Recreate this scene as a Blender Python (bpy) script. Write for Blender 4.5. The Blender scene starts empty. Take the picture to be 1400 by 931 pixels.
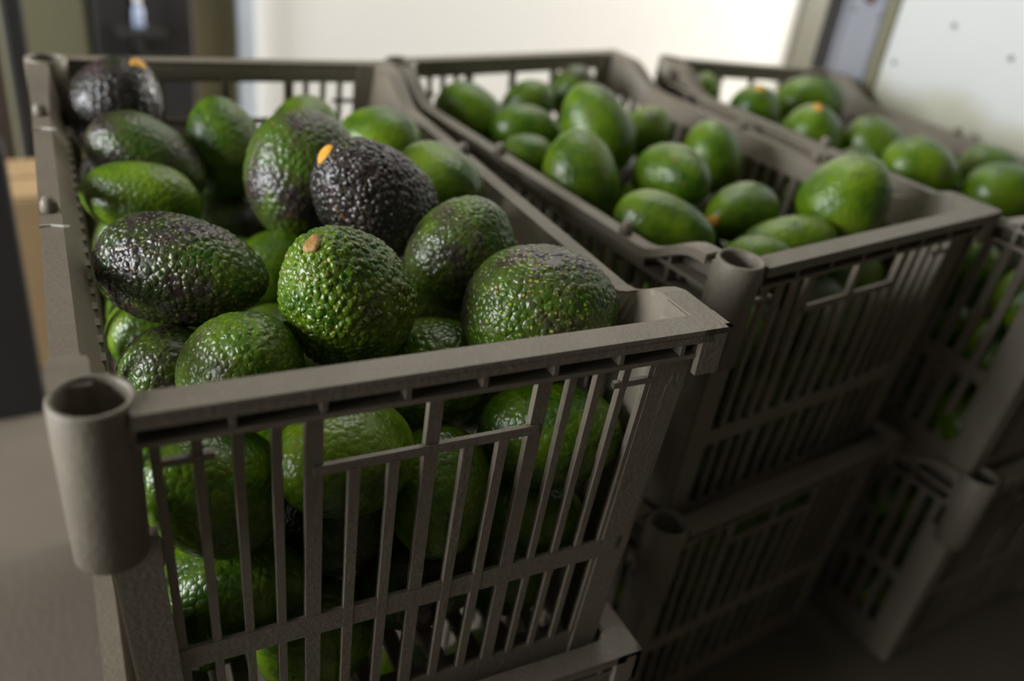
import bpy, bmesh, math, random
import numpy as np
from mathutils import Matrix, Vector, Quaternion, noise

# ------------------------------------------------------------------ camera, world, light, exposure
S = bpy.context.scene
C = S.collection
FZ = 0.56                                   # height of the upper crate tops above the floor
CAM_H, PITCH, ROLL, FPX = FZ + 0.2235, 0.5145, 0.1405, 1190.0
fw = Vector((0, math.cos(PITCH), -math.sin(PITCH)))
r0 = Vector((1, 0, 0)); u0 = r0.cross(fw)
rt = r0 * math.cos(ROLL) + u0 * math.sin(ROLL)
up = -r0 * math.sin(ROLL) + u0 * math.cos(ROLL)
cd = bpy.data.cameras.new('camera'); cam = bpy.data.objects.new('camera', cd); C.objects.link(cam)
cam.matrix_world = Matrix(((rt.x, up.x, -fw.x, 0), (rt.y, up.y, -fw.y, 0), (rt.z, up.z, -fw.z, CAM_H), (0, 0, 0, 1)))
cd.sensor_width = 36.0; cd.lens = FPX / 1400 * 36.0; cd.clip_start = 0.01
cd.dof.use_dof = True; cd.dof.focus_distance = 0.505; cd.dof.aperture_fstop = 2.9; cd.dof.aperture_blades = 7
S.camera = cam

YAW = 0.606                                  # the room follows the rows of crates
U = Vector((math.cos(YAW), math.sin(YAW), 0)); V = Vector((-math.sin(YAW), math.cos(YAW), 0))
ROOM = Matrix(((U.x, V.x, 0, 0), (U.y, V.y, 0, 0), (0, 0, 1, 0), (0, 0, 0, 1)))

w = bpy.data.worlds.new('world'); S.world = w; w.use_nodes = True
w.node_tree.nodes['Background'].inputs[0].default_value = (0.62, 0.75, 1.0, 1)
w.node_tree.nodes['Background'].inputs[1].default_value = 0.5

def area(name, u, v, z, du, dv, dz, sx, sy, power, col, spread=180):
    l = bpy.data.lights.new(name, 'AREA'); l.shape = 'RECTANGLE'; l.size = sx; l.size_y = sy
    l.energy = power; l.color = col; l.spread = math.radians(spread)
    o = bpy.data.objects.new(name, l); C.objects.link(o)
    d = ROOM.to_3x3() @ Vector((du, dv, dz))
    o.matrix_world = Matrix.Translation(ROOM @ Vector((u, v, z))) @ d.to_track_quat('-Z', 'Z' if abs(dz) < .5 else 'Y').to_matrix().to_4x4()
    return o
DOOR_P, ROOF_P, ALC_P = 190.0, 48.0, 640.0
area('doorway_daylight', -2.1, 0.85, 1.02, 1, -0.02, -0.03, 0.95, 1.85, DOOR_P, (0.93, 0.965, 1.0))     # open doorway in the left wall
area('roof_light', 1.5, 1.25, 2.46, 0, 0.0, -1, 2.4, 1.2, ROOF_P, (1.0, 0.96, 0.88))                # translucent roof sheet over the back
area('alcove_fill_light', 4.7, 1.45, 1.05, -1, 0.10, -0.03, 0.9, 1.5, ALC_P, (1.0, 0.97, 0.91))         # unseen light added at the alcove end to brighten the back wall
S.view_settings.view_transform = 'Standard'; S.view_settings.look = 'None'
S.view_settings.exposure = -0.62; S.view_settings.gamma = 1.0; S.view_settings.use_curve_mapping = False

# ------------------------------------------------------------------ helpers
random.seed(11)
def tag(o, label=None, cat=None, group=None, kind=None):
    if label: o['label'] = label
    if cat: o['category'] = cat
    if group: o['group'] = group
    if kind: o['kind'] = kind
    return o
def obj(name, bm, m, parent=None, mw=None, smooth=False):
    if isinstance(bm, bmesh.types.BMesh):
        me = bpy.data.meshes.new(name); bmesh.ops.recalc_face_normals(bm, faces=bm.faces); bm.to_mesh(me); bm.free()
    else: me = bm
    if not me.materials: me.materials.append(m)
    if smooth: me.polygons.foreach_set('use_smooth', [True] * len(me.polygons))
    o = bpy.data.objects.new(name, me); C.objects.link(o)
    if parent: o.parent = parent
    if mw is not None: o.matrix_world = mw
    return o
def empty(name, mw):
    o = bpy.data.objects.new(name, None); o.empty_display_size = .05; C.objects.link(o); o.matrix_world = mw; return o
def box(bm, x0, x1, y0, y1, z0, z1):
    vs = [bm.verts.new((x, y, z)) for x in (x0, x1) for y in (y0, y1) for z in (z0, z1)]
    for f in ((0,1,3,2),(4,6,7,5),(0,4,5,1),(2,3,7,6),(0,2,6,4),(1,5,7,3)): bm.faces.new([vs[i] for i in f])
def bevbox(x0, x1, y0, y1, z0, z1, b=.003, seg=2):
    bm = bmesh.new(); box(bm, x0, x1, y0, y1, z0, z1)
    bmesh.ops.bevel(bm, geom=bm.edges[:], offset=b, segments=seg, affect='EDGES', profile=.5); return bm
def strip(bm, secs):
    """secs: list of four-point rectangles, joined one after another into a closed bar"""
    rows = [[bm.verts.new(p) for p in s] for s in secs]
    for a, b in zip(rows, rows[1:]):
        for i in range(4): bm.faces.new((a[i], a[(i+1) % 4], b[(i+1) % 4], b[i]))
    bm.faces.new(rows[0]); bm.faces.new(rows[-1][::-1])
def lathe(bm, prof, n=24, cx=0, cy=0, closed=False):
    rings = [[bm.verts.new((cx + r*math.cos(2*math.pi*i/n), cy + r*math.sin(2*math.pi*i/n), z)) for i in range(n)] for r, z in prof]
    pairs = list(zip(rings, rings[1:])) + ([(rings[-1], rings[0])] if closed else [])
    for a, b in pairs:
        for i in range(n): bm.faces.new((a[i], a[(i+1) % n], b[(i+1) % n], b[i]))
    if not closed:
        bm.faces.new(rings[0]); bm.faces.new(rings[-1])

# ------------------------------------------------------------------ materials
class NT:
    def __init__(s, name):
        s.m = bpy.data.materials.new(name); s.m.use_nodes = True; s.t = s.m.node_tree
        s.b = s.t.nodes['Principled BSDF']; s.out = s.t.nodes['Material Output']
    def n(s, typ, **k):
        nd = s.t.nodes.new(typ)
        for a, b in k.items(): setattr(nd, a, b)
        return nd
    def l(s, a, b): s.t.links.new(a, b)
    def val(s, nd, **k):
        for a, b in k.items(): nd.inputs[a].default_value = b
        return nd
    def math(s, op, a, b=None, c=None, clamp=False):
        nd = s.n('ShaderNodeMath', operation=op); nd.use_clamp = clamp
        for i, x in enumerate((a, b, c)):
            if x is None: continue
            if isinstance(x, (int, float)): nd.inputs[i].default_value = x
            else: s.l(x, nd.inputs[i])
        return nd.outputs[0]
    def mix(s, f, a, b):
        nd = s.n('ShaderNodeMix', data_type='RGBA')
        for i, x in ((0, f), (6, a), (7, b)):
            if isinstance(x, (int, float)): nd.inputs[i].default_value = x
            elif isinstance(x, tuple): nd.inputs[i].default_value = (*x, 1)
            else: s.l(x, nd.inputs[i])
        return nd.outputs[2]
    def sm(s, x, lo, hi):
        nd = s.n('ShaderNodeMapRange', interpolation_type='SMOOTHSTEP'); s.l(x, nd.inputs[0])
        nd.inputs[1].default_value = lo; nd.inputs[2].default_value = hi; return nd.outputs[0]
    def noise(s, vec, scale, detail=3, rough=.55):
        nd = s.n('ShaderNodeTexNoise'); nd.inputs['Scale'].default_value = scale; nd.inputs['Detail'].default_value = detail
        nd.inputs['Roughness'].default_value = rough; s.l(vec, nd.inputs['Vector']); return nd.outputs['Fac']

def simple(name, c1, c2, rough=.6, scale=20, bump=0.0, bscale=200, metal=0.0, spec=.5):
    t = NT(name); tc = t.n('ShaderNodeTexCoord').outputs['Object']
    t.l(t.mix(t.noise(tc, scale, 5), c1, c2), t.b.inputs['Base Color'])
    t.b.inputs['Roughness'].default_value = rough; t.b.inputs['Metallic'].default_value = metal
    t.b.inputs['Specular IOR Level'].default_value = spec
    if bump:
        bn = t.n('ShaderNodeBump'); bn.inputs['Distance'].default_value = bump
        t.l(t.noise(tc, bscale, 3), bn.inputs['Height']); t.l(bn.outputs[0], t.b.inputs['Normal'])
    return t.m

def plastic():
    t = NT('crate_plastic'); tc = t.n('ShaderNodeTexCoord').outputs['Object']
    a = t.mix(t.noise(tc, 14, 5), (.150, .126, .094), (.225, .190, .142))
    g = t.sm(t.noise(tc, 160, 4, .7), .5, .75)
    t.l(t.mix(t.math('MULTIPLY', g, .35), a, (.31, .27, .20)), t.b.inputs['Base Color'])
    t.l(t.math('MULTIPLY_ADD', t.noise(tc, 40, 3), .25, .36), t.b.inputs['Roughness'])
    t.b.inputs['Specular IOR Level'].default_value = .4
    bn = t.n('ShaderNodeBump'); bn.inputs['Distance'].default_value = .0004
    t.l(t.noise(tc, 350, 3), bn.inputs['Height']); t.l(bn.outputs[0], t.b.inputs['Normal'])
    return t.m

def avocado_skin():
    t = NT('avocado_skin')
    tc = t.n('ShaderNodeTexCoord').outputs['Object']
    rnd = t.n('ShaderNodeObjectInfo').outputs['Random']
    off = t.n('ShaderNodeCombineXYZ')
    t.l(t.math('MULTIPLY', rnd, 3.1), off.inputs[0]); t.l(t.math('MULTIPLY', rnd, 7.7), off.inputs[1])
    va = t.n('ShaderNodeVectorMath', operation='ADD'); t.l(tc, va.inputs[0]); t.l(off.outputs[0], va.inputs[1]); P = va.outputs[0]
    def attr(n): a = t.n('ShaderNodeAttribute', attribute_type='OBJECT', attribute_name=n); return a.outputs['Fac']
    ripe, peb, spk = attr('ripeness'), attr('pebbling'), attr('speckling')
    # warp so the pebbles are irregular
    wn = t.n('ShaderNodeTexNoise'); t.val(wn, Scale=150.0, Detail=2.0); t.l(P, wn.inputs['Vector'])
    ws = t.n('ShaderNodeVectorMath', operation='SCALE'); t.l(wn.outputs['Color'], ws.inputs[0]); ws.inputs['Scale'].default_value = .004
    wa = t.n('ShaderNodeVectorMath', operation='ADD'); t.l(P, wa.inputs[0]); t.l(ws.outputs[0], wa.inputs[1]); Q = wa.outputs[0]
    def voro(scale, smooth=.25):
        v = t.n('ShaderNodeTexVoronoi', feature='F1'); t.val(v, Scale=scale); t.l(Q, v.inputs['Vector']); return v
    v1 = voro(215.0)
    v3 = voro(340.0); d3 = v3.outputs['Distance']
    sep = t.n('ShaderNodeSeparateColor'); t.l(v3.outputs['Color'], sep.inputs[0])
    d1 = v1.outputs['Distance']; peb1 = t.math('SUBTRACT', 1.0, t.math('MULTIPLY', t.math('MULTIPLY', d1, d1), 2.2), clamp=True)   # domed pebbles
    big = t.noise(P, 16, 3); mid = t.noise(P, 48, 4, .6); fine = t.noise(P, 420, 3, .6)
    # colours of the skin itself
    g1 = t.mix(t.sm(mid, .35, .68), (.028, .078, .0015), (.088, .158, .002))
    green = t.mix(t.sm(big, .42, .68), g1, (.145, .240, .006))
    dark = t.mix(t.sm(mid, .38, .66), (.012, .010, .008), (.040, .026, .024))
    # ripening spreads in blotches
    k = t.math('ADD', t.math('MULTIPLY', t.math('SUBTRACT', big, .5), 1.8), t.math('MULTIPLY', t.math('SUBTRACT', mid, .5), .9))
    k = t.math('ADD', k, ripe)
    col = t.mix(t.sm(k, .22, .85), green, dark)
    # valleys between pebbles keep their green, tips brown first on a half-ripe fruit
    tip_sel = t.sm(sep.outputs[0], .35, .6)
    tip = t.math('MULTIPLY', t.math('MULTIPLY', t.sm(d3, .42, .2), tip_sel), spk)
    tipcol = t.mix(t.sm(sep.outputs[1], .3, .8), (.42, .46, .05), (.36, .26, .12))
    col = t.mix(t.math('MULTIPLY', tip, .65, clamp=True), col, tipcol)
    # corky brown scars
    sc = t.math('MULTIPLY', t.sm(t.noise(P, 95, 2), .705, .76), .55)
    col = t.mix(sc, col, (.24, .10, .03))
    t.l(col, t.b.inputs['Base Color'])
    t.l(t.math('MULTIPLY_ADD', fine, .18, .22), t.b.inputs['Roughness'])
    t.b.inputs['Specular IOR Level'].default_value = .5
    # relief
    h = t.math('ADD', t.math('MULTIPLY', peb1, .85), t.math('MULTIPLY', mid, 1.5))
    h = t.math('ADD', h, t.math('MULTIPLY', t.noise(P, 110, 2), .7))
    h = t.math('SUBTRACT', t.math('ADD', h, t.math('MULTIPLY', fine, .08)), 1.6)
    h = t.math('MULTIPLY', h, t.math('MULTIPLY', peb, .00105))
    d = t.n('ShaderNodeDisplacement'); d.inputs['Midlevel'].default_value = 0.0; d.inputs['Scale'].default_value = 1.0
    t.l(h, d.inputs['Height']); t.l(d.outputs[0], t.out.inputs['Displacement'])
    t.m.displacement_method = 'BOTH'
    return t.m

M = dict(
    plastic=plastic(), skin=avocado_skin(),
    stem=simple('stem_cork', (.75, .38, .03), (.50, .22, .02), .6, 300, .0006, 500),
    woody=simple('stem_wood', (.40, .22, .05), (.20, .10, .025), .55, 260, .0008, 420),
    white=simple('white_paint', (.86, .84, .79), (.88, .86, .815), .6, 2.0),
    khaki=simple('khaki_paint', (.15, .138, .075), (.19, .175, .10), .6, 6),
    olive=simple('olive_khaki_paint', (.085, .078, .042), (.105, .097, .055), .6, 6),
    black=simple('black_paint_and_gap', (.012, .011, .010), (.02, .018, .016), .6, 8),
    brown=simple('dark_brown_wood', (.035, .022, .014), (.06, .04, .025), .6, 9),
    steel=simple('galvanised_steel', (.27, .275, .305), (.33, .335, .37), .45, 10, metal=.35),
    hole=simple('rust', (.10, .035, .012), (.20, .07, .02), .7, 90),
    lightblue=simple('pale_blue_paint', (.55, .60, .66), (.60, .65, .70), .5, 5),
    concrete=simple('concrete', (.085, .07, .05), (.14, .115, .085), .8, 7, .001, 120),
    ceiling=simple('ceiling_paint', (.16, .15, .13), (.20, .19, .16), .7, 3),
    room=simple('room_paint', (.07, .065, .05), (.10, .09, .07), .7, 3),
    card=simple('cardboard', (.34, .22, .10), (.42, .28, .14), .8, 12, .0005, 90),
    thread=simple('pale_plastic_burr', (.62, .58, .50), (.55, .50, .42), .6, 60),
    screw=simple('screw_steel', (.30, .31, .29), (.22, .22, .21), .5, 90),
    bottle=simple('blue_white_plastic', (.26, .31, .45), (.36, .40, .52), .35, 20),
)
def stained_panel():
    """white cold-room panel; grime has built up along the height where crates are shoved against it"""
    t = NT('stained_white_panel'); tc = t.n('ShaderNodeTexCoord').outputs['Object']
    base = t.mix(t.noise(tc, 4, 4), (.59, .59, .56), (.65, .65, .615))
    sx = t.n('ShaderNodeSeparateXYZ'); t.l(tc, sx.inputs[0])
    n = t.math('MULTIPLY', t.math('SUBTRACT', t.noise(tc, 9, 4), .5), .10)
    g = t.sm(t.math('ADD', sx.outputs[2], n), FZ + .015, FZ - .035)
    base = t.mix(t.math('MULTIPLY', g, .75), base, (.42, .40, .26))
    t.l(base, t.b.inputs['Base Color']); t.b.inputs['Roughness'].default_value = .5
    return t.m
M['panel'] = stained_panel()

# ------------------------------------------------------------------ the room
def rbox(name, u0_, u1_, v0_, v1_, z0, z1, m, bev=0):
    bm = bevbox(u0_, u1_, v0_, v1_, z0, z1, bev) if bev else bmesh.new()
    if not bev: box(bm, u0_, u1_, v0_, v1_, z0, z1)
    return obj(name, bm, m, mw=ROOM)
def struct(name, *a, **k):
    return tag(rbox(name, *a, **k), kind='structure')
struct('floor', -2.4, 5.0, -2.4, 2.4, -.06, 0, M['concrete'])
struct('ceiling', -2.4, 5.0, -2.4, .60, 2.5, 2.56, M['ceiling'])
struct('ceiling_back', -2.4, 5.0, 1.9, 2.4, 2.5, 2.56, M['ceiling'])
struct('ceiling_left', -2.4, .25, .60, 1.9, 2.5, 2.56, M['ceiling'])
struct('ceiling_right', 2.75, 5.0, .60, 1.9, 2.5, 2.56, M['ceiling'])
struct('wall_back', .56, 2.30, 2.0, 2.08, 0, 2.5, M['white'])
struct('wall_back_dark', -2.2, .30, 2.04, 2.10, 0, 2.5, M['brown'])
struct('wall_back_end', 2.36, 4.8, 2.03, 2.10, 0, 2.5, M['black'])  # black colour stands for the dark gap past the khaki post
struct('wall_end', 4.8, 4.86, .86, 2.1, 0, .30, M['room'])
struct('wall_end_lintel', 4.8, 4.86, .86, 2.1, 1.80, 2.5, M['room'])
struct('wall_end_pier', 4.8, 4.86, 1.90, 2.1, .30, 1.80, M['room'])
struct('wall_end_jamb', 4.8, 4.86, .86, 1.00, .30, 1.80, M['room'])
struct('wall_alcove', 1.3, 4.86, .86, .92, 0, 2.5, M['room'])
struct('wall_rear', -2.2, 1.3, -2.1, -2.02, 0, 2.5, M['room'])
# left wall with the open doorway the daylight comes through
struct('wall_left', -2.24, -2.18, -2.1, .35, 0, 2.5, M['room'])
struct('wall_left_far', -2.24, -2.18, 1.35, 2.1, 0, 2.5, M['room'])
struct('wall_left_lintel', -2.24, -2.18, .35, 1.35, 2.0, 2.5, M['room'])
wr = struct('wall_right', 1.18, 1.24, .36, .845, 0, 2.5, M['panel'])
struct('wall_right_near', 1.20, 1.26, -2.1, .36, 0, 2.5, M['room'])  # unseen, made dark so little light bounces onto the crate ends
for v_, z_ in ((.66, FZ + .061), (.827, FZ + .015), (.754, FZ + .082), (.60, FZ + .24), (.70, FZ - .12), (.45, FZ + .16)):
    bm = bmesh.new(); lathe(bm, [(.0042, 0), (.0042, .0012), (.0028, .0022), (.0008, .0014)], 14)
    obj('screw', bm, M['screw'], wr, Matrix.Translation(ROOM @ Vector((1.18, v_, z_))) @ ROOM.to_3x3().to_4x4() @ Matrix.Rotation(-math.pi/2, 4, 'Y'))
struct('trim_1', 1.176, 1.24, .846, .866, 0, 2.5, M['khaki'], bev=.003)

# steel column with a bolt hole, at the end of the white panel
col_e = empty('steel_column', ROOM @ Matrix.Translation((1.22, .9030, 0)))
tag(col_e, 'blue-grey steel column with a rusty bolt hole beside the white panel', 'column')
bm = bmesh.new()
hz = FZ + .093; hv = -.004
NH = 20
for side in (0,):
    # front face with a round hole cut in it: a fan of quads between the circle and a square, then plates above and below
    hw = .035; x0 = -.04
    c = [(hv + .011*math.cos(2*math.pi*i/NH), hz + .011*math.sin(2*math.pi*i/NH)) for i in range(NH)]
    def edge(i):
        a = 2*math.pi*i/NH; dx, dz = math.cos(a), math.sin(a); k_ = .026/max(abs(dx), abs(dz)); return (hv + dx*k_, hz + dz*k_)
    vi = [bm.verts.new((x0, y, z)) for y, z in c]; vo = [bm.verts.new((x0, *edge(i))) for i in range(NH)]
    vb = [bm.verts.new((x0 + .006, y, z)) for y, z in c]
    for i in range(NH):
        j = (i+1) % NH
        bm.faces.new((vi[i], vi[j], vo[j], vo[i])); bm.faces.new((vi[i], vb[i], vb[j], vi[j]))
    def plate(y0, y1, z0, z1): bm.faces.new([bm.verts.new((x0, y, z)) for y, z in ((y0, z0), (y1, z0), (y1, z1), (y0, z1))])
    plate(-hw, hw, 0, hz - .026); plate(-hw, hw, hz + .026, 2.5)
    plate(-hw, hv - .026, hz - .026, hz + .026); plate(hv + .026, hw, hz - .026, hz + .026)
box(bm, x0, x0 + .006, hw - .006, hw, 0, 2.5); box(bm, x0, x0 + .006, -hw, -hw + .006, 0, 2.5)
box(bm, x0 + .0, x0 + .085, hw, hw + .006, 0, 2.5); box(bm, x0, x0 + .085, -hw - .0005, -hw, 0, 2.5)
obj('shaft', bm, M['steel'], col_e, col_e.matrix_world.copy())
obj('dark_gap', bevbox(x0 + .006, x0 + .080, hw + .0062, hw + .042, 0, 2.5, .002), M['black'], col_e, col_e.matrix_world.copy())  # black strip standing in for the dark gap beside the column
bm = bmesh.new(); box(bm, x0 + .010, x0 + .014, hv - .03, hv + .03, hz - .03, hz + .03)
obj('hole_backing', bm, M['hole'], col_e, col_e.matrix_world.copy())
bm = bmesh.new(); lathe(bm, [(.0112, 0), (.0112, -.0012), (.0145, -.0012), (.0145, 0)], 24, closed=True)
obj('hole_lip', bm, M['steel'], col_e, col_e.matrix_world @ Matrix.Translation((x0, hv, hz)) @ Matrix.Rotation(math.pi/2, 4, 'Y'))

def thing(name, label, cat, *a, **k): return tag(rbox(name, *a, **k), label, cat)
thing('wooden_post', 'khaki painted post at the edge of the white back wall beside the steel column', 'post', 2.30, 2.425, 1.992, 2.03, 0, 2.5, M['olive'], bev=.003)
thing('wooden_post', 'khaki painted post rising behind the dark avocado crate corner', 'post', .085, .238, 1.93, 2.03, 0, 2.5, M['khaki'], bev=.006)
thing('metal_post', 'thin black post between the khaki post and the brown cabinet', 'post', .244, .312, 1.90, 1.99, 0, 2.5, M['black'], bev=.004)
thing('metal_post', 'black upright pole close behind the hollow corner of the nearest crate', 'pole', .070, .100, 1.50, 1.53, 0, 2.5, M['black'], bev=.005)
thing('metal_post', 'short black leg standing beside the lit cardboard box', 'leg', -.040, .036, 1.18, 1.24, 0, .39, M['black'], bev=.005)
# dark cabinet
cab = empty('cabinet', ROOM @ Matrix.Translation((.375, 1.93, 0)))
tag(cab, 'dark brown cabinet standing against the back wall beside the khaki door', 'cabinet')
obj('body', bevbox(-.058, .058, -.02, .07, 0, 1.15, .004), M['brown'], cab, cab.matrix_world.copy())
obj('door', bevbox(-.052, .052, -.034, -.022, .04, 1.12, .003), M['black'], cab, cab.matrix_world.copy())
bt = empty('bottle', ROOM @ Matrix.Translation((.318, 1.86, FZ - .17)))
tag(bt, 'small blue and white bottle shining in front of the dark cabinet', 'bottle')
bm = bmesh.new(); lathe(bm, [(.009, .0), (.010, .003), (.010, .030), (.006, .040), (.005, .046)], 18); obj('body', bm, M['bottle'], bt, bt.matrix_world.copy(), True)
bm = bmesh.new(); lathe(bm, [(.0062, .046), (.0062, .056), (.005, .058)], 18); obj('cap', bm, M['white'], bt, bt.matrix_world.copy(), True)
sh = empty('wall_shelf', ROOM @ Matrix.Translation((.318, 1.86, FZ - .17)))
tag(sh, 'narrow dark shelf carrying the small bottle', 'shelf')
obj('board', bevbox(-.04, .04, -.04, .04, -.014, 0, .002), M['black'], sh, sh.matrix_world.copy())
obj('bracket', bevbox(-.005, .005, .0, .04, -.05, -.014, .001), M['black'], sh, sh.matrix_world.copy())
# khaki leaf of a door and its pale jamb
dr = struct('door_1', .435, .528, 1.95, 1.99, 0, 2.2, M['khaki'], bev=.004)
obj('door_handle', bevbox(.45, .462, 1.915, 1.95, .98, 1.08, .003), M['steel'], dr, ROOM.copy())
struct('trim_2', .530, .568, 1.94, 2.02, 0, 2.5, M['lightblue'], bev=.003)
cb = empty('cardboard_box', ROOM @ Matrix.Translation((.20, 1.38, 0)))
tag(cb, 'brown cardboard box on the floor behind the nearest crate', 'box')
obj('body', bevbox(-.17, .15, -.08, .08, 0, .275, .003), M['card'], cb, cb.matrix_world.copy())
for s in (-1, 1): obj('flap', bevbox(-.168, .148, .004*s if s > 0 else -.078, .078 if s > 0 else -.004, .276, .279, .001), M['card'], cb, cb.matrix_world.copy())

# ------------------------------------------------------------------ crates
W, H, D = .35, .29, .025
hx = W/2
FL = .0145; XW = hx - FL; TH = .003           # flange, outer face of the wall behind it, wall thickness
LA, LB = .61, .563                           # the outer two crates are a longer model
ZL = H - D - .019                            # underside of the long sides' upper band
ZS = H - .017                                # underside of the short sides' upper band
def crate(mw, L, label, group, pegs=(), right_pegs=(), seams=()):
    hy = L/2; YW = hy - FL
    def zt(y):
        e = hy - abs(y); s = min(1, max(0, (e - .045)/.06)); return H - D*(s*s*(3 - 2*s))
    def taper(bm):
        for v in bm.verts:
            s = max(0, (H - .07 - v.co.z)/(H - .07))
            v.co.x *= 1 - .013/hx*s; v.co.y *= 1 - .013/hy*s
        return bm
    YS = [-hy + L*i/64 for i in range(65)]
    def hump(y):                             # 1 on the raised ends, 0 along the dip
        return (zt(y) - (H - D))/D
    def fw_(y): return .0135 + .004*hump(y)  # width of the top flange
    root = empty('plastic_crate', mw); tag(root, label, 'crate', group)
    def part(name, bm, parent=None, m=None, tp=True, smooth=False):
        if tp: taper(bm)
        p = parent or root
        o = obj(name, bm, m or M['plastic'], smooth=smooth); o.parent = p; return o
    # rim: one moulded ring, dipping along the long sides
    bm = bmesh.new()
    for s in (-1, 1):
        ys = [y for y in YS if abs(y) <= hy - .028] if s < 0 else YS
        strip(bm, [[(s*(hx - fw_(y)), y, zt(y) - .0035), (s*hx, y, zt(y) - .0035), (s*hx, y, zt(y)), (s*(hx - fw_(y)), y, zt(y))] for y in ys])
        strip(bm, [[(s*(hx - .0025), y, zt(y) - .008), (s*hx, y, zt(y) - .008), (s*hx, y, zt(y) - .003), (s*(hx - .0025), y, zt(y) - .003)] for y in ys])
        for a in (-1,):
            strip(bm, [[(x, s*(YW - TH), H - .0035), (x, s*hy, H - .0035), (x, s*hy, H + .0002), (x, s*(YW - TH), H + .0002)] for x in (-hx + .030, hx - .012)])
            strip(bm, [[(x, s*(hy - .0025), H - .008), (x, s*hy, H - .008), (x, s*hy, H - .003), (x, s*(hy - .0025), H - .003)] for x in (-hx + .030, hx - .012)])
    part('rim', bm, tp=False)
    # lower flange and the flange through the raised ends
    bm = bmesh.new()
    for s in (-1, 1):
        box(bm, *sorted((s*XW, s*(hx - .003))), -hy + .03, hy - .03, ZL, ZL + .003)
        box(bm, -hx + .03, hx - .012, *sorted((s*YW, s*(hy - .003))), ZS - .003, ZS)
        for e in (-1, 1): box(bm, *sorted((s*XW, s*(hx - .003))), *sorted((e*(hy - .10), e*(hy - .03))), H - D - .0035, H - D - .0005)
    part('flange', bm, tp=False)
    # ribs between the flanges
    for s in (-1, 1):
        for i in range(13):
            y = -hy + .03 + i*(L - .06)/12
            bm = bmesh.new(); box(bm, *sorted((s*XW, s*(hx - .0035))), y - .0014, y + .0014, ZL, zt(y) - .003); part('rib', bm, tp=False)
        for i in range(8):
            x = -hx + .03 + i*(W - .06)/7
            bm = bmesh.new(); box(bm, x - .0014, x + .0014, *sorted((s*YW, s*(hy - .0035))), ZS, H - .003); part('rib', bm, tp=False)
    ZM0, ZM1 = .105, .121
    for s in (-1, 1):
        # long side: bands, then a slat every 18 mm
        bm = bmesh.new()
        ye = hy - .031 if s < 0 else YW
        ys = [-ye + 2*ye*i/64 for i in range(65)]
        strip(bm, [[(s*(XW - TH - .007), y, ZL - .002), (s*(XW - .007), y, ZL - .002), (s*(hx - fw_(y) + .0025), y, zt(y) - .001), (s*(hx - fw_(y)), y, zt(y) - .001)] for y in ys])
        yd = hy - .098
        strip(bm, [[(s*(hx - .0065), y, ZL), (s*(hx - .004), y, ZL), (s*(hx - .0025), y, zt(y) - .007), (s*(hx - .006), y, zt(y) - .003)] for y in [-yd + 2*yd*i/24 for i in range(25)]])
        for z0, z1 in ((0, .032), (ZM0, ZM1)):
            strip(bm, [[(s*(XW - TH - .0075), y, z0), (s*(XW - .0065), y, z0), (s*(XW - .0065), y, z1), (s*(XW - TH - .0075), y, z1)] for y in (-YW, -YW/2, 0, YW/2, YW)])
        wl = part('side_wall', bm)
        n = 27
        for i in range(n):
            y = -YW + .03 + i*(2*YW - .06)/(n - 1)
            bm = bmesh.new(); box(bm, *sorted((s*(XW - TH - .0085), s*(XW - .0055))), y - .0042, y + .0042, .03, ZL); part('slat', bm, wl)
        # short side: two wide hand openings in the middle, narrow slots beside them
        bm = bmesh.new()
        for z0, z1 in ((0, .032), (ZM0, ZM1), (ZS, H - .001)):
            strip(bm, [[(x, s*(YW - TH), z0), (x, s*YW, z0), (x, s*YW, z1), (x, s*(YW - TH), z1)] for x in ((-hx + .031 if z1 > .2 else -XW), -XW/2, 0, XW/2, XW)])
        zb = ZS - .040
        box(bm, -.064, .064, *sorted((s*(YW - TH), s*YW)), zb - .006, zb)
        for e in (-1, 1): box(bm, *sorted((e*(XW - .022), e*(XW - .05))), *sorted((s*(YW - TH), s*YW)), ZS - .024, ZS - .020)
        wl = part('end_wall', bm)
        def slat(x, hw, z0, z1):
            b = bmesh.new(); box(b, x - hw, x + hw, *sorted((s*(YW - TH - .0012), s*(YW + .0004))), z0, z1); part('slat', b, wl)
        slat(0, .004, .03, ZS); slat(-.064, .0045, .03, ZS); slat(.064, .0045, .03, ZS)
        for e in (-1, 1):
            for i in range(1, 5): slat(e*(.064 + i*.0182), .0024, .03, ZS)
            for i in (1, 2): slat(e*i*.064/3, .003, .03, zb - .005)
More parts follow.
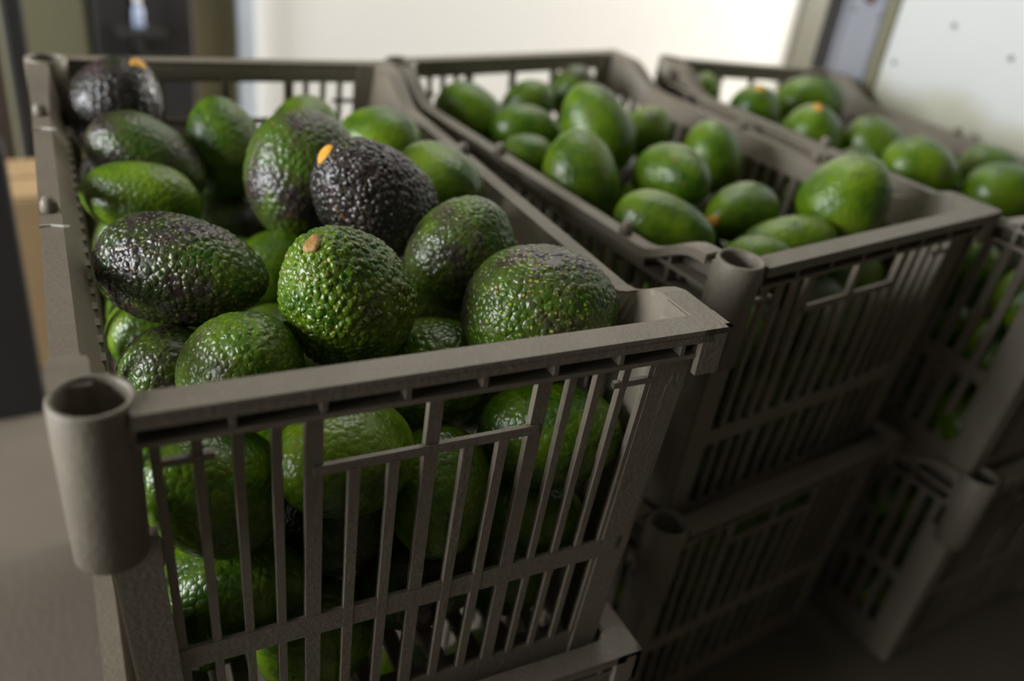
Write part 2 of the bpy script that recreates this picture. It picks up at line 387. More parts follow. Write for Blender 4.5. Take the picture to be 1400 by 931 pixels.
    # corners
    for sx in (-1, 1):
        for sy in (-1, 1):
            bm = bmesh.new()
            zc = H - .001 if sx > 0 else H - .078
            box(bm, *sorted((sx*(XW - TH - .0085), sx*(XW + .0015))), *sorted((sy*YW, sy*(YW - .026))), 0, min(zc, ZL)); box(bm, *sorted((sx*(XW - TH - .0015), sx*(XW + .0015))), *sorted((sy*YW, sy*(YW - .026))), min(zc, ZL) - .001, zc)
            box(bm, *sorted((sx*XW, sx*(XW - .022))), *sorted((sy*(YW - TH - .0015), sy*(YW + .0015))), 0, zc)
            part('corner_post', bm)
            if sx < 0:
                bm = bmesh.new(); cx, cy = sx*(hx - .0165), sy*(hy - .0165)
                lathe(bm, [(.0165, H - .085), (.0178, H - .02), (.0180, H + .0005), (.0172, H + .0022), (.0158, H + .0022), (.0150, H), (.0140, H - .075), (.0005, H - .077), (.0005, H - .085)], 28, cx, cy, closed=True)
                part('corner_socket', bm, tp=False, smooth=True)
            else:
                bm = bmesh.new(); cx, cy = sx*(hx - .010), sy*(hy - .010)
                box(bm, cx - .010, cx + .010, *sorted((sy*hy, sy*(hy - .004))), H - .030, H + .0004)
                box(bm, *sorted((sx*hx, sx*(hx - .004))), cy - .010, cy + .010, H - .030, H + .0004)
                part('corner_cap', bm, tp=False)
    # slotted base
    bm = bmesh.new()
    box(bm, -XW, XW, -YW, -YW + .03, 0, .006); box(bm, -XW, XW, YW - .03, YW, 0, .006)
    for i in range(12):
        x = -XW + .006 + i*(2*XW - .012)/11; box(bm, x - .006, x + .006, -YW + .03, YW - .03, 0, .006)
    part('base', bm)
    # moulded pegs and flash along the rim
    for lst, s in ((pegs, -1), (right_pegs, 1)):
        for y in lst:
            bm = bmesh.new(); z = zt(y)
            lathe(bm, [(.0058, z - .002), (.0054, z + .006), (.0036, z + .0095), (.0012, z + .0102)], 14, s*(hx - .0065), y); part('peg', bm, tp=False, smooth=True)
    for y in seams:
        bm = bmesh.new(); z = zt(y)
        strip(bm, [[(-hx - .0005 + .0175*q, y + .0016*math.sin(q*5) - .0007, z), (-hx - .0005 + .0175*q, y + .0016*math.sin(q*5) + .0007, z),
                    (-hx - .0005 + .0175*q, y + .0016*math.sin(q*5) + .0003, z + .0013), (-hx - .0005 + .0175*q, y + .0016*math.sin(q*5) - .0003, z + .0013)] for q in (0, .2, .4, .6, .8, 1)])
        part('seam', bm, m=M['thread'], tp=False)
    return root
def copy_tree(o, parent=None, mw=None):
    c = o.copy(); C.objects.link(c)
    if parent: c.parent = parent
    for ch in o.children: copy_tree(ch, c)
    if mw is not None: c.matrix_world = mw
    return c
def cmat(x, y, yaw, tx, ty, z, L):
    """back left top corner -> base centre"""
    return (Matrix.Translation((x, y, z + FZ)) @ Matrix.Rotation(yaw, 4, 'Z') @ Matrix.Rotation(tx, 4, 'X') @ Matrix.Rotation(ty, 4, 'Y')
            @ Matrix.Translation((hx, -L/2, -H)))
PA = (-.4835, .800, .525, 0, 0, 0); PB = (-.1935, 1.0105, .665, .023, -.018, -.006); PC = (.1365, 1.2090, .606, 0, .0605, .003)
yl = lambda y, L: y + L/2                        # along a long side, measured from the far end
crate(cmat(*PA, LA), LA, 'taupe plastic crate nearest the camera holding the dark pebbly avocados', 'harvest crates in the top row', pegs=(yl(-.105, LA), yl(-.32, LA)), right_pegs=(yl(-.235, LA),), seams=(yl(-.145, LA), yl(-.348, LA)))
crate(cmat(*PB, LB), LB, 'taupe plastic crate of green avocados in the middle of the three', 'harvest crates in the top row', pegs=(yl(-.245, LB), yl(-.435, LB)), right_pegs=(yl(-.25, LB), yl(-.36, LB)))
crate(cmat(*PC, LA), LA, 'taupe plastic crate pushed against the stained white panel', 'harvest crates in the top row', pegs=(yl(-.30, LA),), right_pegs=(yl(-.245, LA), yl(-.40, LA)))
LOWER = (('A', PA, LA, 'taupe plastic crate underneath the crate of dark pebbly avocados'), ('B', PB, LB, 'taupe plastic crate underneath the middle crate of green avocados'),
         ('C', PC, LA, 'taupe plastic crate underneath the crate beside the stained white panel'))
LOWM = {}; low = None
for nm, p, L_, lb in LOWER:
    m = Matrix.Translation((p[0], p[1], 0)) @ Matrix.Rotation(p[2], 4, 'Z') @ Matrix.Translation((hx, -L_/2, 0)); LOWM[nm] = m
    if nm == 'C': tag(copy_tree(low, None, m), lb)
    elif nm == 'A': low = crate(m, L_, lb, 'harvest crates stacked below')
    else: crate(m, L_, lb, 'harvest crates stacked below')

# ------------------------------------------------------------------ avocados
def avo_mesh(r, k, nu, nv, seed):
    rs = np.random.default_rng(seed)
    t = -np.cos(np.linspace(0, math.pi, nv + 1))[1:-1]
    neck = rs.uniform(.09, .17)
    prof = np.sqrt(1 - np.abs(t)**2.25)*(1 - neck*t - .03*t*t); prof /= prof.max()
    a = np.linspace(0, 2*math.pi, nu, endpoint=False)
    el = 1 + rs.uniform(-.02, .02)*np.cos(2*a)
    bend = rs.uniform(-.08, .08)*r
    verts = []
    for tt, pf in zip(t, prof):
        x = r*pf*np.cos(a)*el + bend*tt*tt; y = r*pf*np.sin(a)*el; z = np.full(nu, tt*k*r)
        verts.append(np.stack([x, y, z], 1))
    v = np.concatenate(verts)
    o = Vector((seed*3.3, seed*1.7, 0))
    f = np.array([noise.noise(Vector(p)*32 + o) for p in v])
    v = v*(1 + .022*f[:, None])
    nrow = len(t); b = len(v)
    v = np.vstack([v, [[bend, 0, -k*r]], [[bend, 0, k*r*.985]]])
    faces = [(j*nu + i, j*nu + (i+1) % nu, (j+1)*nu + (i+1) % nu, (j+1)*nu + i) for j in range(nrow - 1) for i in range(nu)]
    faces += [(b, (i+1) % nu, i) for i in range(nu)] + [(b+1, (nrow-1)*nu + i, (nrow-1)*nu + (i+1) % nu) for i in range(nu)]
    me = bpy.data.meshes.new('avocado'); me.from_pydata(v.tolist(), [], faces); me.update()
    me.polygons.foreach_set('use_smooth', [True]*len(me.polygons)); me.materials.append(M['skin'])
    me['tip'] = [bend, 0.0, k*r*.985]
    return me
def stem(o, me, m, s=1.0):
    bm = bmesh.new(); rr = random.Random(len(bpy.data.objects))
    lathe(bm, [(.0058*s, -.004), (.0062*s, .0004), (.0056*s, .0014), (.0030*s, .0022), (.0008*s, .0018)], 20)
    for v in bm.verts:
        a = math.atan2(v.co.y, v.co.x); v.co.x *= 1.12; v.co.y *= .86
        v.co *= 1 + .07*math.sin(3*a + 1) + rr.uniform(-.03, .03)
    c = obj('stem', bm, m, smooth=True); c.parent = o; c.location = me['tip']; c['label'] = 'orange-brown corky stem end' 
# name, crate, centre x y z, axis to the stem end x y z, radius, length ratio, ripeness, pebbling, speckling, stem shows
AVO = [
('a1','A',-0.3925,0.7796,0.5305,0.509,-0.002,0.861,0.0413,1.18,0.90,0.90,0.10,1),
('a2','A',-0.3793,0.7337,0.4815,0.384,-0.577,0.720,0.0262,1.20,1.00,0.40,0.10,0),
('a3','A',-0.3287,0.6994,0.5142,0.921,0.014,-0.390,0.0339,1.50,0.60,0.60,0.20,0),
('a4','A',-0.3033,0.6278,0.5080,-0.995,-0.083,0.071,0.0298,1.55,0.05,0.50,0.10,0),
('a5','A',-0.3276,0.6523,0.4610,0.078,0.394,0.916,0.0277,1.25,0.35,0.40,0.10,0),
('a6','A',-0.2177,0.4968,0.5191,0.993,-0.112,0.010,0.0364,1.55,0.74,1.00,0.60,0),
('a7','A',-0.2803,0.7515,0.5158,-0.391,0.259,0.883,0.0348,1.32,0.42,0.50,0.10,0),
('a8','A',-0.2255,0.8139,0.5148,-0.015,0.764,0.644,0.0360,1.20,0.25,0.40,0.10,0),
('a9','A',-0.1832,0.6520,0.5358,-0.077,-0.623,-0.778,0.0440,1.18,0.50,0.75,0.15,0),
('a10','A',-0.1156,0.5949,0.5480,-0.615,-0.411,0.673,0.0405,1.25,1.00,1.50,0.15,1),
('a11','A',-0.1939,0.6144,0.4692,0.626,0.029,0.779,0.0324,1.25,0.12,0.30,0.10,0),
('a12','A',-0.1052,0.4712,0.5317,-0.311,-0.457,0.833,0.0409,1.20,0.32,1.70,1.00,1),
('a13','A',-0.1515,0.8028,0.5202,0.905,-0.183,0.385,0.0365,1.15,0.00,0.35,0.10,0),
('a14','A',-0.0790,0.6894,0.5300,0.814,-0.580,0.015,0.0349,1.20,0.10,0.35,0.10,0),
('a15','A',-0.0428,0.5616,0.5300,0.275,0.146,0.951,0.0392,1.08,0.50,0.80,0.12,0),
('a16','A',0.0156,0.5004,0.5240,0.946,-0.068,0.317,0.0450,1.12,0.55,0.90,1.00,0),
('a17','A',-0.1544,0.4277,0.4959,0.497,-0.470,0.729,0.0358,1.20,0.35,0.90,0.50,0),
('a18','A',-0.0554,0.4961,0.4650,0.828,-0.066,0.556,0.0411,1.25,0.20,0.90,0.50,0),
('b1','B',-0.0808,0.9758,0.5150,0.914,-0.200,-0.353,0.0313,1.40,0.10,0.40,0.10,0),
('b2','B',-0.0206,1.0646,0.5100,0.553,0.022,0.833,0.0303,1.15,0.28,0.30,0.10,0),
('b3','B',-0.0178,0.9418,0.5150,0.996,0.044,0.078,0.0280,1.35,0.30,0.30,0.10,0),
('b4','B',0.0328,1.1242,0.5199,0.290,0.071,0.954,0.0299,1.15,0.40,0.40,0.10,0),
('b5','B',0.0585,0.9303,0.5300,-0.504,0.328,0.800,0.0385,1.32,0.22,0.40,0.10,0),
('b6','B',0.1218,1.0170,0.5120,0.578,0.142,0.803,0.0291,1.10,0.15,0.30,0.10,0),
('b7','B',-0.0104,0.8710,0.5051,0.881,-0.037,0.472,0.0270,1.15,0.25,0.30,0.10,0),
('b8','B',0.0429,0.8204,0.5100,-0.291,0.378,0.878,0.0385,1.25,0.02,0.40,0.20,0),
('b9','B',0.1344,0.8283,0.5200,0.592,-0.761,0.264,0.0343,1.25,0.22,0.40,0.15,0),
('b10','B',0.1872,0.9417,0.5150,-0.247,0.378,0.892,0.0328,1.20,0.20,0.30,0.10,0),
('b11','B',0.1249,0.8823,0.4750,0.900,-0.025,0.434,0.0278,1.20,0.12,0.30,0.10,0),
('b12','B',0.1181,0.7208,0.5100,0.947,-0.304,-0.106,0.0288,1.60,0.02,0.30,0.10,0),
('b13','B',0.1992,0.7991,0.5051,-0.713,-0.701,-0.011,0.0294,1.45,0.12,0.30,0.10,1),
('b14','B',0.2341,0.7487,0.4954,0.906,0.208,0.367,0.0289,1.75,0.10,0.45,0.10,0),
('a19','A',-0.2123,0.4571,0.4665,0.312,-0.540,0.781,0.0314,1.15,0.50,0.90,0.40,0),
('b15','B',0.1992,0.6951,0.4981,0.904,-0.183,0.385,0.0255,1.25,0.15,0.30,0.10,0),
('b16','B',0.2919,0.7975,0.5337,0.461,0.014,0.887,0.0403,1.12,0.12,0.50,0.10,0),
('c1','C',0.2039,1.1959,0.5218,0.346,0.005,0.938,0.0276,1.15,0.10,0.30,0.10,0),
('c2','C',0.2713,1.1615,0.5155,-0.038,-0.340,0.940,0.0346,1.15,0.25,0.30,0.10,1),
('c3','C',0.3606,1.2367,0.5250,0.968,0.122,0.216,0.0364,1.30,0.08,0.30,0.10,0),
('c4','C',0.3259,1.0717,0.5105,-0.095,-0.309,0.946,0.0422,1.20,0.18,0.30,0.10,1),
('c5','C',0.3629,1.0060,0.4949,0.510,0.189,0.839,0.0342,1.10,0.30,0.30,0.10,0),
('c6','C',0.4067,1.0724,0.5150,0.821,-0.499,-0.276,0.0358,1.20,0.30,0.30,0.10,0),
('c7','C',0.4312,0.9894,0.5193,0.972,-0.223,-0.078,0.0361,1.20,0.12,0.30,0.10,0),
('c8','C',0.4708,1.0378,0.4866,0.908,-0.020,0.418,0.0350,1.20,0.25,0.30,0.10,0),
('c9','C',0.5393,1.0498,0.5112,0.973,-0.187,0.132,0.0335,1.20,0.30,0.30,0.10,0),
('c10','C',0.5216,0.9708,0.5100,0.884,-0.213,0.415,0.0362,1.15,0.20,0.30,0.10,0),
('d','A',-0.1543,0.3689,0.4562,-0.473,-0.474,0.743,0.0370,1.23,0.30,0.50,0.20,0),
('d','A',-0.1899,0.4395,0.4010,0.116,0.414,0.903,0.0348,1.35,0.60,0.50,0.20,0),
('d','A',-0.2469,0.5388,0.4390,0.920,0.220,-0.326,0.0337,1.27,0.15,0.50,0.20,0),
('d','A',-0.2869,0.6018,0.4258,0.464,-0.807,0.364,0.0377,1.29,0.15,0.50,0.20,0),
('d','A',-0.3419,0.6982,0.4127,-0.315,0.866,0.389,0.0365,1.32,0.30,0.50,0.20,0),
('d','A',-0.3857,0.7805,0.4384,0.957,-0.164,-0.239,0.0349,1.31,0.05,0.50,0.20,0),
('d','A',-0.0859,0.3929,0.4696,-0.475,-0.815,0.334,0.0347,1.35,0.05,0.50,0.20,0),
('d','A',-0.1424,0.4824,0.4402,-0.714,-0.055,0.698,0.0374,1.34,0.15,0.50,0.20,0),
('d','A',-0.1770,0.5562,0.4358,-0.914,0.343,-0.217,0.0334,1.31,0.15,0.50,0.20,0),
('d','A',-0.2345,0.6606,0.4315,0.987,-0.137,-0.083,0.0362,1.29,0.30,0.50,0.20,0),
('d','A',-0.2855,0.7405,0.4412,0.978,0.121,0.170,0.0336,1.30,0.60,0.50,0.20,0),
('d','A',-0.3246,0.8120,0.4143,0.387,-0.677,0.625,0.0365,1.25,0.15,0.50,0.20,0),
('d','A',-0.0333,0.4280,0.4253,0.117,-0.867,-0.485,0.0345,1.26,0.30,0.50,0.20,0),
('d','A',-0.1006,0.5416,0.4040,-0.971,0.235,0.021,0.0375,1.25,0.60,0.50,0.20,0),
('d','A',-0.1396,0.6125,0.4259,0.593,-0.778,0.210,0.0361,1.27,0.15,0.50,0.20,0),
('d','A',-0.1699,0.6901,0.4399,-0.265,0.745,0.611,0.0333,1.32,0.05,0.50,0.20,0),
('d','A',-0.2108,0.7659,0.4257,0.317,0.826,-0.466,0.0372,1.35,0.05,0.50,0.20,0),
('d','A',-0.2733,0.8535,0.4555,0.891,0.453,-0.003,0.0349,1.32,0.30,0.50,0.20,0),
('d','A',0.0323,0.4660,0.4549,0.921,-0.214,0.324,0.0361,1.33,0.05,0.50,0.20,0),
('d','A',-0.0272,0.5591,0.4270,-0.176,-0.979,-0.107,0.0362,1.32,0.15,0.50,0.20,0),
('d','A',-0.0691,0.6241,0.4456,-0.760,-0.604,0.242,0.0380,1.27,0.60,0.50,0.20,0),
('d','A',-0.1093,0.7195,0.4333,-0.227,0.944,0.239,0.0337,1.21,0.60,0.50,0.20,0),
('d','A',-0.1571,0.8036,0.4490,0.495,-0.837,0.232,0.0337,1.29,0.15,0.50,0.20,0),
('d','A',-0.2102,0.8794,0.4235,-0.038,-0.711,-0.702,0.0376,1.28,0.60,0.50,0.20,0),
('d','B',0.1678,0.6618,0.4542,-0.842,0.002,0.539,0.0345,1.32,0.05,0.50,0.20,0),
('d','B',0.1185,0.7363,0.4107,-0.829,-0.507,0.235,0.0349,1.33,0.05,0.50,0.20,0),
('d','B',0.0636,0.8031,0.4222,-0.288,0.926,0.241,0.0357,1.34,0.30,0.50,0.20,0),
('d','B',0.0092,0.8648,0.4279,0.673,-0.709,-0.211,0.0346,1.33,0.60,0.50,0.20,0),
('d','B',-0.0384,0.9324,0.4336,0.859,0.068,0.508,0.0339,1.24,0.30,0.50,0.20,0),
('d','B',-0.0948,1.0143,0.4036,0.690,0.713,0.125,0.0349,1.27,0.60,0.50,0.20,0),
('d','B',0.2070,0.7287,0.4263,-0.212,0.977,0.017,0.0368,1.31,0.60,0.50,0.20,0),
('d','B',0.1511,0.7865,0.4557,-0.922,0.304,0.239,0.0367,1.33,0.60,0.50,0.20,0),
('d','B',0.1162,0.8583,0.4131,0.943,-0.148,-0.298,0.0372,1.30,0.60,0.50,0.20,0),
('d','B',0.0565,0.9177,0.4368,-0.939,0.174,-0.297,0.0376,1.32,0.05,0.50,0.20,0),
('d','B',0.0031,0.9918,0.4279,0.991,-0.133,0.008,0.0378,1.24,0.05,0.50,0.20,0),
('d','B',-0.0429,1.0559,0.4420,0.835,0.546,-0.068,0.0352,1.21,0.05,0.50,0.20,0),
('d','B',0.2742,0.7498,0.4380,-0.768,0.387,0.510,0.0365,1.22,0.60,0.50,0.20,0),
('d','B',0.2124,0.8276,0.4339,-0.938,-0.010,-0.346,0.0357,1.25,0.30,0.50,0.20,0),
('d','B',0.1912,0.8847,0.3969,-0.605,-0.637,0.477,0.0364,1.34,0.05,0.50,0.20,0),
('d','B',0.1296,0.9534,0.4101,0.620,0.621,-0.479,0.0352,1.26,0.05,0.50,0.20,0),
('d','B',0.0698,1.0175,0.4352,-0.331,0.153,0.931,0.0338,1.30,0.05,0.50,0.20,0),
('d','B',0.0242,1.0872,0.4563,-0.033,0.999,0.008,0.0376,1.31,0.05,0.50,0.20,0),
('d','B',0.3194,0.8130,0.4505,0.342,0.939,-0.025,0.0375,1.21,0.30,0.50,0.20,0),
('d','B',0.2775,0.8610,0.4229,-0.172,-0.917,-0.360,0.0338,1.34,0.15,0.50,0.20,0),
('d','B',0.2078,0.9438,0.4371,-0.780,-0.625,-0.017,0.0355,1.29,0.60,0.50,0.20,0),
('d','B',0.1633,1.0095,0.4306,-0.692,-0.721,-0.047,0.0334,1.20,0.15,0.50,0.20,0),
('d','B',0.1167,1.0678,0.4328,0.090,-0.899,-0.428,0.0367,1.24,0.60,0.50,0.20,0),
('d','B',0.0577,1.1342,0.4136,-0.907,-0.331,-0.260,0.0348,1.34,0.30,0.50,0.20,0),
('d','C',0.4972,0.7944,0.4636,0.545,0.797,0.258,0.0337,1.26,0.15,0.50,0.20,0),
('d','C',0.4496,0.8708,0.4565,0.993,0.076,0.092,0.0368,1.29,0.15,0.50,0.20,0),
('d','C',0.3973,0.9490,0.4587,0.850,0.470,-0.238,0.0371,1.29,0.15,0.50,0.20,0),
('d','C',0.3229,1.0387,0.4331,-0.664,0.521,-0.538,0.0373,1.27,0.05,0.50,0.20,0),
('d','C',0.2711,1.1163,0.4551,-0.819,-0.020,-0.573,0.0373,1.27,0.60,0.50,0.20,0),
('d','C',0.2219,1.1862,0.4617,-0.237,-0.967,-0.088,0.0348,1.20,0.30,0.50,0.20,0),
('d','C',0.5487,0.8303,0.4352,-0.026,-0.930,-0.365,0.0360,1.30,0.30,0.50,0.20,0),
('d','C',0.4794,0.9309,0.4115,-0.107,0.842,-0.529,0.0371,1.30,0.30,0.50,0.20,0),
('d','C',0.4389,0.9976,0.4185,0.349,-0.640,-0.685,0.0361,1.25,0.05,0.50,0.20,0),
('d','C',0.3822,1.0709,0.4129,-0.788,0.538,0.298,0.0346,1.34,0.60,0.50,0.20,0),
('d','C',0.3246,1.1563,0.4189,-0.745,0.062,0.664,0.0369,1.26,0.05,0.50,0.20,0),
('d','C',0.2804,1.2106,0.4276,-0.839,-0.533,0.118,0.0354,1.21,0.15,0.50,0.20,0),
('d','C',0.6031,0.8778,0.4188,-0.076,-0.334,0.940,0.0350,1.23,0.05,0.50,0.20,0),
('d','C',0.5541,0.9415,0.4352,0.754,-0.657,0.031,0.0379,1.30,0.60,0.50,0.20,0),
('d','C',0.5060,1.0198,0.4253,-0.580,0.805,0.128,0.0367,1.29,0.15,0.50,0.20,0),
('d','C',0.4346,1.1199,0.4357,0.952,0.230,-0.202,0.0351,1.32,0.15,0.50,0.20,0),
('d','C',0.3824,1.1998,0.4394,0.244,0.872,-0.424,0.0345,1.24,0.15,0.50,0.20,0),
('d','C',0.3317,1.2670,0.4367,-0.494,0.501,-0.711,0.0371,1.27,0.05,0.50,0.20,0),
('d','C',0.6618,0.9170,0.4276,-0.673,0.736,-0.080,0.0380,1.23,0.60,0.50,0.20,0),
('d','C',0.5983,0.9967,0.4089,-0.555,-0.753,0.352,0.0356,1.25,0.60,0.50,0.20,0),
('d','C',0.5492,1.0795,0.4176,0.829,-0.018,-0.559,0.0344,1.32,0.05,0.50,0.20,0),
('d','C',0.5070,1.1440,0.4230,0.687,-0.675,0.271,0.0357,1.30,0.60,0.50,0.20,0),
('d','C',0.4471,1.2211,0.4094,0.625,0.773,0.108,0.0353,1.29,0.05,0.50,0.20,0),
('d','C',0.3909,1.3019,0.4163,-0.640,-0.145,-0.755,0.0364,1.25,0.15,0.50,0.20,0),
('w','A',-0.1410,0.3688,0.3795,0.973,-0.084,0.214,0.0368,1.30,0.05,0.50,0.20,0),
('w','A',-0.1012,0.4270,0.3994,-0.556,0.817,-0.153,0.0365,1.22,0.60,0.50,0.20,0),
('w','A',-0.0366,0.4274,0.3579,0.826,0.545,0.145,0.0347,1.30,0.60,0.50,0.20,0),
('w','A',0.0293,0.4663,0.3790,0.778,0.464,-0.422,0.0364,1.22,0.05,0.50,0.20,0),
('w','A',-0.1728,0.4124,0.3187,-0.015,-0.835,-0.551,0.0366,1.30,0.60,0.50,0.20,0),
('w','A',-0.1032,0.3950,0.3200,-0.371,0.121,-0.921,0.0371,1.20,0.15,0.50,0.20,0),
('w','A',-0.0584,0.4785,0.3165,-0.026,-0.983,0.181,0.0339,1.26,0.05,0.50,0.20,0),
('w','A',0.0125,0.4827,0.3157,-0.989,0.014,0.146,0.0331,1.33,0.15,0.50,0.20,0),
('w','B',0.1608,0.6856,0.3752,-0.431,-0.885,-0.174,0.0353,1.33,0.05,0.50,0.20,0),
('w','B',0.2289,0.7103,0.3602,-0.266,-0.844,0.467,0.0337,1.25,0.30,0.50,0.20,0),
('w','B',0.2917,0.7588,0.3643,0.900,0.315,-0.303,0.0333,1.34,0.05,0.50,0.20,0),
('w','B',0.3094,0.8235,0.3741,-0.834,0.443,-0.329,0.0352,1.25,0.30,0.50,0.20,0),
('w','B',0.1672,0.6784,0.3057,-0.802,0.368,0.470,0.0368,1.23,0.60,0.50,0.20,0),
('w','B',0.1930,0.7477,0.3052,-0.648,0.716,0.261,0.0352,1.34,0.30,0.50,0.20,0),
('w','B',0.2675,0.7478,0.3022,-0.281,-0.956,-0.078,0.0344,1.22,0.15,0.50,0.20,0),
('w','B',0.3299,0.7957,0.3033,0.533,0.655,-0.536,0.0337,1.29,0.30,0.50,0.20,0),
('w','C',0.4964,0.7979,0.3881,0.805,-0.195,-0.560,0.0371,1.34,0.05,0.50,0.20,0),
('w','C',0.4448,0.8650,0.3832,-0.961,0.142,-0.238,0.0371,1.30,0.15,0.50,0.20,0),
('w','C',0.3815,0.9556,0.3912,-0.994,-0.106,0.037,0.0340,1.33,0.05,0.50,0.20,0),
('w','C',0.3385,1.0089,0.3719,-0.889,0.292,0.354,0.0336,1.29,0.05,0.50,0.20,0),
('w','C',0.2631,1.1251,0.3854,-0.986,0.095,0.139,0.0346,1.33,0.15,0.50,0.20,0),
('w','C',0.2238,1.1904,0.3892,0.265,0.899,-0.348,0.0377,1.21,0.05,0.50,0.20,0),
('w','C',0.4870,0.8009,0.3171,-0.378,-0.911,0.164,0.0364,1.25,0.05,0.50,0.20,0),
('w','C',0.4304,0.8844,0.3175,-0.919,-0.233,0.315,0.0348,1.32,0.15,0.50,0.20,0),
('w','C',0.3847,0.9457,0.3185,-0.424,0.633,-0.648,0.0369,1.28,0.60,0.50,0.20,0),
('w','C',0.3614,1.0512,0.3196,0.809,-0.212,0.548,0.0368,1.26,0.15,0.50,0.20,0),
('w','C',0.2917,1.0886,0.3230,0.177,0.766,0.618,0.0357,1.34,0.15,0.50,0.20,0),
('w','C',0.2177,1.1823,0.3152,-0.252,-0.760,-0.600,0.0340,1.25,0.15,0.50,0.20,0),
]
LAB = {
'a1': 'charcoal avocado with an orange stem end in the far corner by the hollow socket',
'a2': 'small black avocado half hidden under the charcoal one with the orange stem',
'a3': 'long avocado, green at its round end and black at the other, below the charcoal one',
'a4': 'glossy bright green avocado just above the big blackish speckled one',
'a5': 'dim green avocado low against the side wall under the glossy bright green one',
'a6': 'big blackish avocado with fine green specks lying lengthwise near the front',
'a7': 'matt olive green avocado standing upright by the crate end wall',
'a8': 'green avocado peeping out behind the tall olive avocado',
'a9': 'tall olive avocado with a grey shine beside the purple-black pebbly one',
'a10': 'purple-black heavily pebbled avocado with an orange stem end',
'a11': 'plain dull green avocado low in the gap between the two front fruits',
'a12': 'bright green pebbly avocado with a woody brown stem facing the camera',
'a13': 'vivid green avocado in the far corner under the crate joint',
'a14': 'green avocado lying along the side wall next to the middle crate',
'a15': 'round dark green avocado between the green pebbly fruit and the side wall',
'a16': 'dark avocado dotted with yellow-green specks in the front corner',
'a17': 'green-brown pebbly avocado wedged low behind the front wall under the big blackish one',
'a18': 'green pebbly avocado wedged low behind the front wall next to the speckled corner fruit',
'b1': 'long green avocado in the far corner of the middle crate nearest the joint',
'b2': 'olive avocado in front of the hand opening of the middle crate',
'b3': 'avocado lying crosswise, green fading to dark, in the middle crate',
'b4': 'small dark avocado in the far corner beside the end wall of the middle crate',
'b5': 'tall leaning green avocado behind the upright bright one',
'b6': 'small green avocado below the bright slots of the side wall',
'b7': 'green avocado touching the near rim of the middle crate beside the rim peg',
'b8': 'tall upright bright green avocado in the middle crate',
'b9': 'round olive green avocado in the centre of the middle crate',
'b10': 'green avocado standing by the dark slots of the far side wall',
'b11': 'green avocado mostly hidden behind the pale long one',
'b12': 'pale green long avocado resting against the near rim behind the peg',
'b13': 'dark green avocado with an orange stem pointing at the pale long one',
'b14': 'long green avocado lying along the front rim of the middle crate',
'b15': 'olive avocado tucked low beside the hollow corner socket',
'b16': 'largest round green avocado with a white shine in the middle crate front corner',
'c1': 'small green avocado in the far corner of the crate by the white panel',
'c2': 'olive avocado with a yellow stem on top in the crate by the panel',
'c3': 'bright green avocado lying by the end wall near the steel column',
'c4': 'dark glossy green avocado with a yellow stem end on top',
'c5': 'pale olive avocado peeping over the rim behind the largest round green one',
'c6': 'dull olive avocado beside the rim along the white panel',
'c7': 'green avocado on top of the pile in the crate by the panel',
'c8': 'olive green avocado just under the topmost one, behind the middle crate corner',
'c9': 'green avocado lying against the rim at the edge of the picture',
'c10': 'dark green avocado at the picture edge above the middle crate corner',
'a19': 'dark green avocado in the front corner beneath the hollow socket of the nearest crate',

}
GRP = {'A': 'avocados in the nearest crate', 'B': 'avocados in the middle crate', 'C': 'avocados in the crate by the white panel'}
DEEP = {'A': 'avocado lying deep under the top fruit of the nearest crate', 'B': 'avocado lying deep under the top fruit of the middle crate',
        'C': 'avocado lying deep under the top fruit of the crate by the white panel'}
ORD = ('first', 'second', 'third', 'fourth', 'fifth', 'sixth'); ROW = ('upper', 'middle', 'lower')
CNAME = {'A': 'nearest crate', 'B': 'middle crate', 'C': 'crate by the white panel'}
seen = {}
for c_, p_, L_ in (('A', PA, LA), ('B', PB, LB), ('C', PC, LA)):
    inv = cmat(*p_, L_).inverted()
    deep = [(i, inv @ Vector(a[2:5])) for i, a in enumerate(AVO) if a[1] == c_ and a[0] in 'dw']
    if c_ == 'C': edge, n_, key, what = sorted(deep, key=lambda q: q[1].x)[:18], 6, (lambda q: q[1].y), 'behind the side slats of the %s, %s row, %s'
    else: edge, n_, key, what = sorted(deep, key=lambda q: q[1].y)[:12], 4, (lambda q: q[1].x), 'behind the end slats of the %s, %s row, %s from socket'
    edge.sort(key=lambda q: -q[1].z)
    for k_ in range(3):
        for m_, (i, v_) in enumerate(sorted(edge[k_*n_:(k_+1)*n_], key=key)): seen[i] = 'avocado ' + what % (CNAME[c_], ROW[k_], ORD[m_])
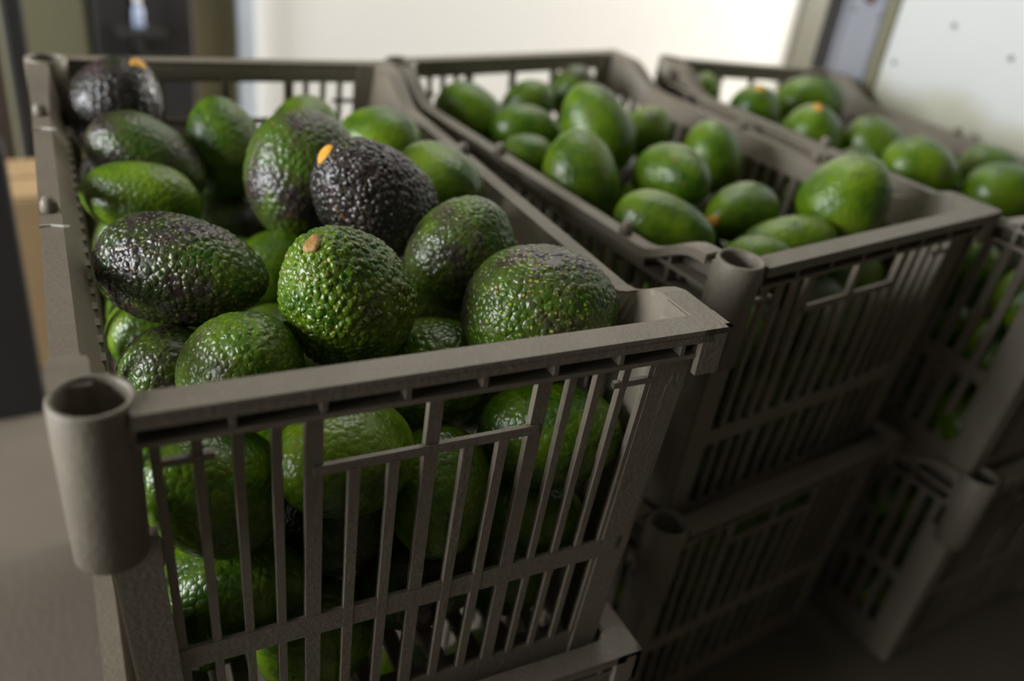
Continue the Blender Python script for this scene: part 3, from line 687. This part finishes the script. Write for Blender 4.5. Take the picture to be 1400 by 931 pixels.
shared = [avo_mesh(.0355, k_, 40, 28, 900 + i) for i, k_ in enumerate((1.2, 1.25, 1.3, 1.35))]
def place(me, x, y, z, a, ripe, peb, spk, label, group, sc=1.0):
    o = bpy.data.objects.new('avocado', me); C.objects.link(o)
    q = Vector(a).to_track_quat('Z', 'Y') @ Quaternion((0, 0, 1), random.uniform(0, 6.28))
    o.matrix_world = Matrix.Translation((x, y, z)) @ q.to_matrix().to_4x4() @ Matrix.Scale(sc, 4)
    o['ripeness'] = ripe; o['pebbling'] = peb; o['speckling'] = spk
    return tag(o, label, 'avocado', group)
FINE = {'a6', 'a10', 'a12', 'a15', 'a16', 'a9', 'a17', 'a18'}
for i, (n, c, x, y, z, ax, ay, az, r, k, ripe, peb, spk, st) in enumerate(AVO):
    if n in LAB:
        nu, nv = (150, 110) if n in FINE else (72, 52)
        me = avo_mesh(r, k, nu, nv, 17 + i)
        o = place(me, x, y, z, (ax, ay, az), ripe, peb, spk, LAB[n], GRP[c])
        if st: stem(o, me, M['woody'] if n == 'a12' else M['stem'], 1.15 if n in ('a1', 'a10') else 1.0)
    else:
        place(shared[i % 4], x, y, z, (ax, ay, az), ripe, peb, spk, seen.get(i, DEEP[c]), GRP[c] + ', deeper layer', r/.0355)
# fruit behind the slats of the lower crates, along the sides that can be seen
rr = random.Random(5)
for nm, pts in (('B', [(-.105 + .07*i, -.20) for i in range(4)]), ('C', [(-.105, -.20 + .085*i) for i in range(4)]), ('A', [(-.105 + .07*i, -.20) for i in range(4)])):
    for row, zz in zip(('lower', 'middle', 'upper'), (.045, .115, .18)):
        for q, (px, py) in enumerate(pts):
            p = LOWM[nm] @ Vector((px + rr.uniform(-.006, .006), py + rr.uniform(-.006, .006), zz))
            a = (rr.gauss(0, 1), rr.gauss(0, 1), rr.gauss(0, .3))
            lab = 'avocado in crate under the %s, %s row, %s from socket' % (CNAME[nm], row, ORD[q])
            place(shared[rr.randrange(4)], p.x, p.y, p.z, a, rr.choice((.05, .15, .3)), .4, .1, lab, 'avocados in the crate under the ' + CNAME[nm], rr.uniform(.9, .98))
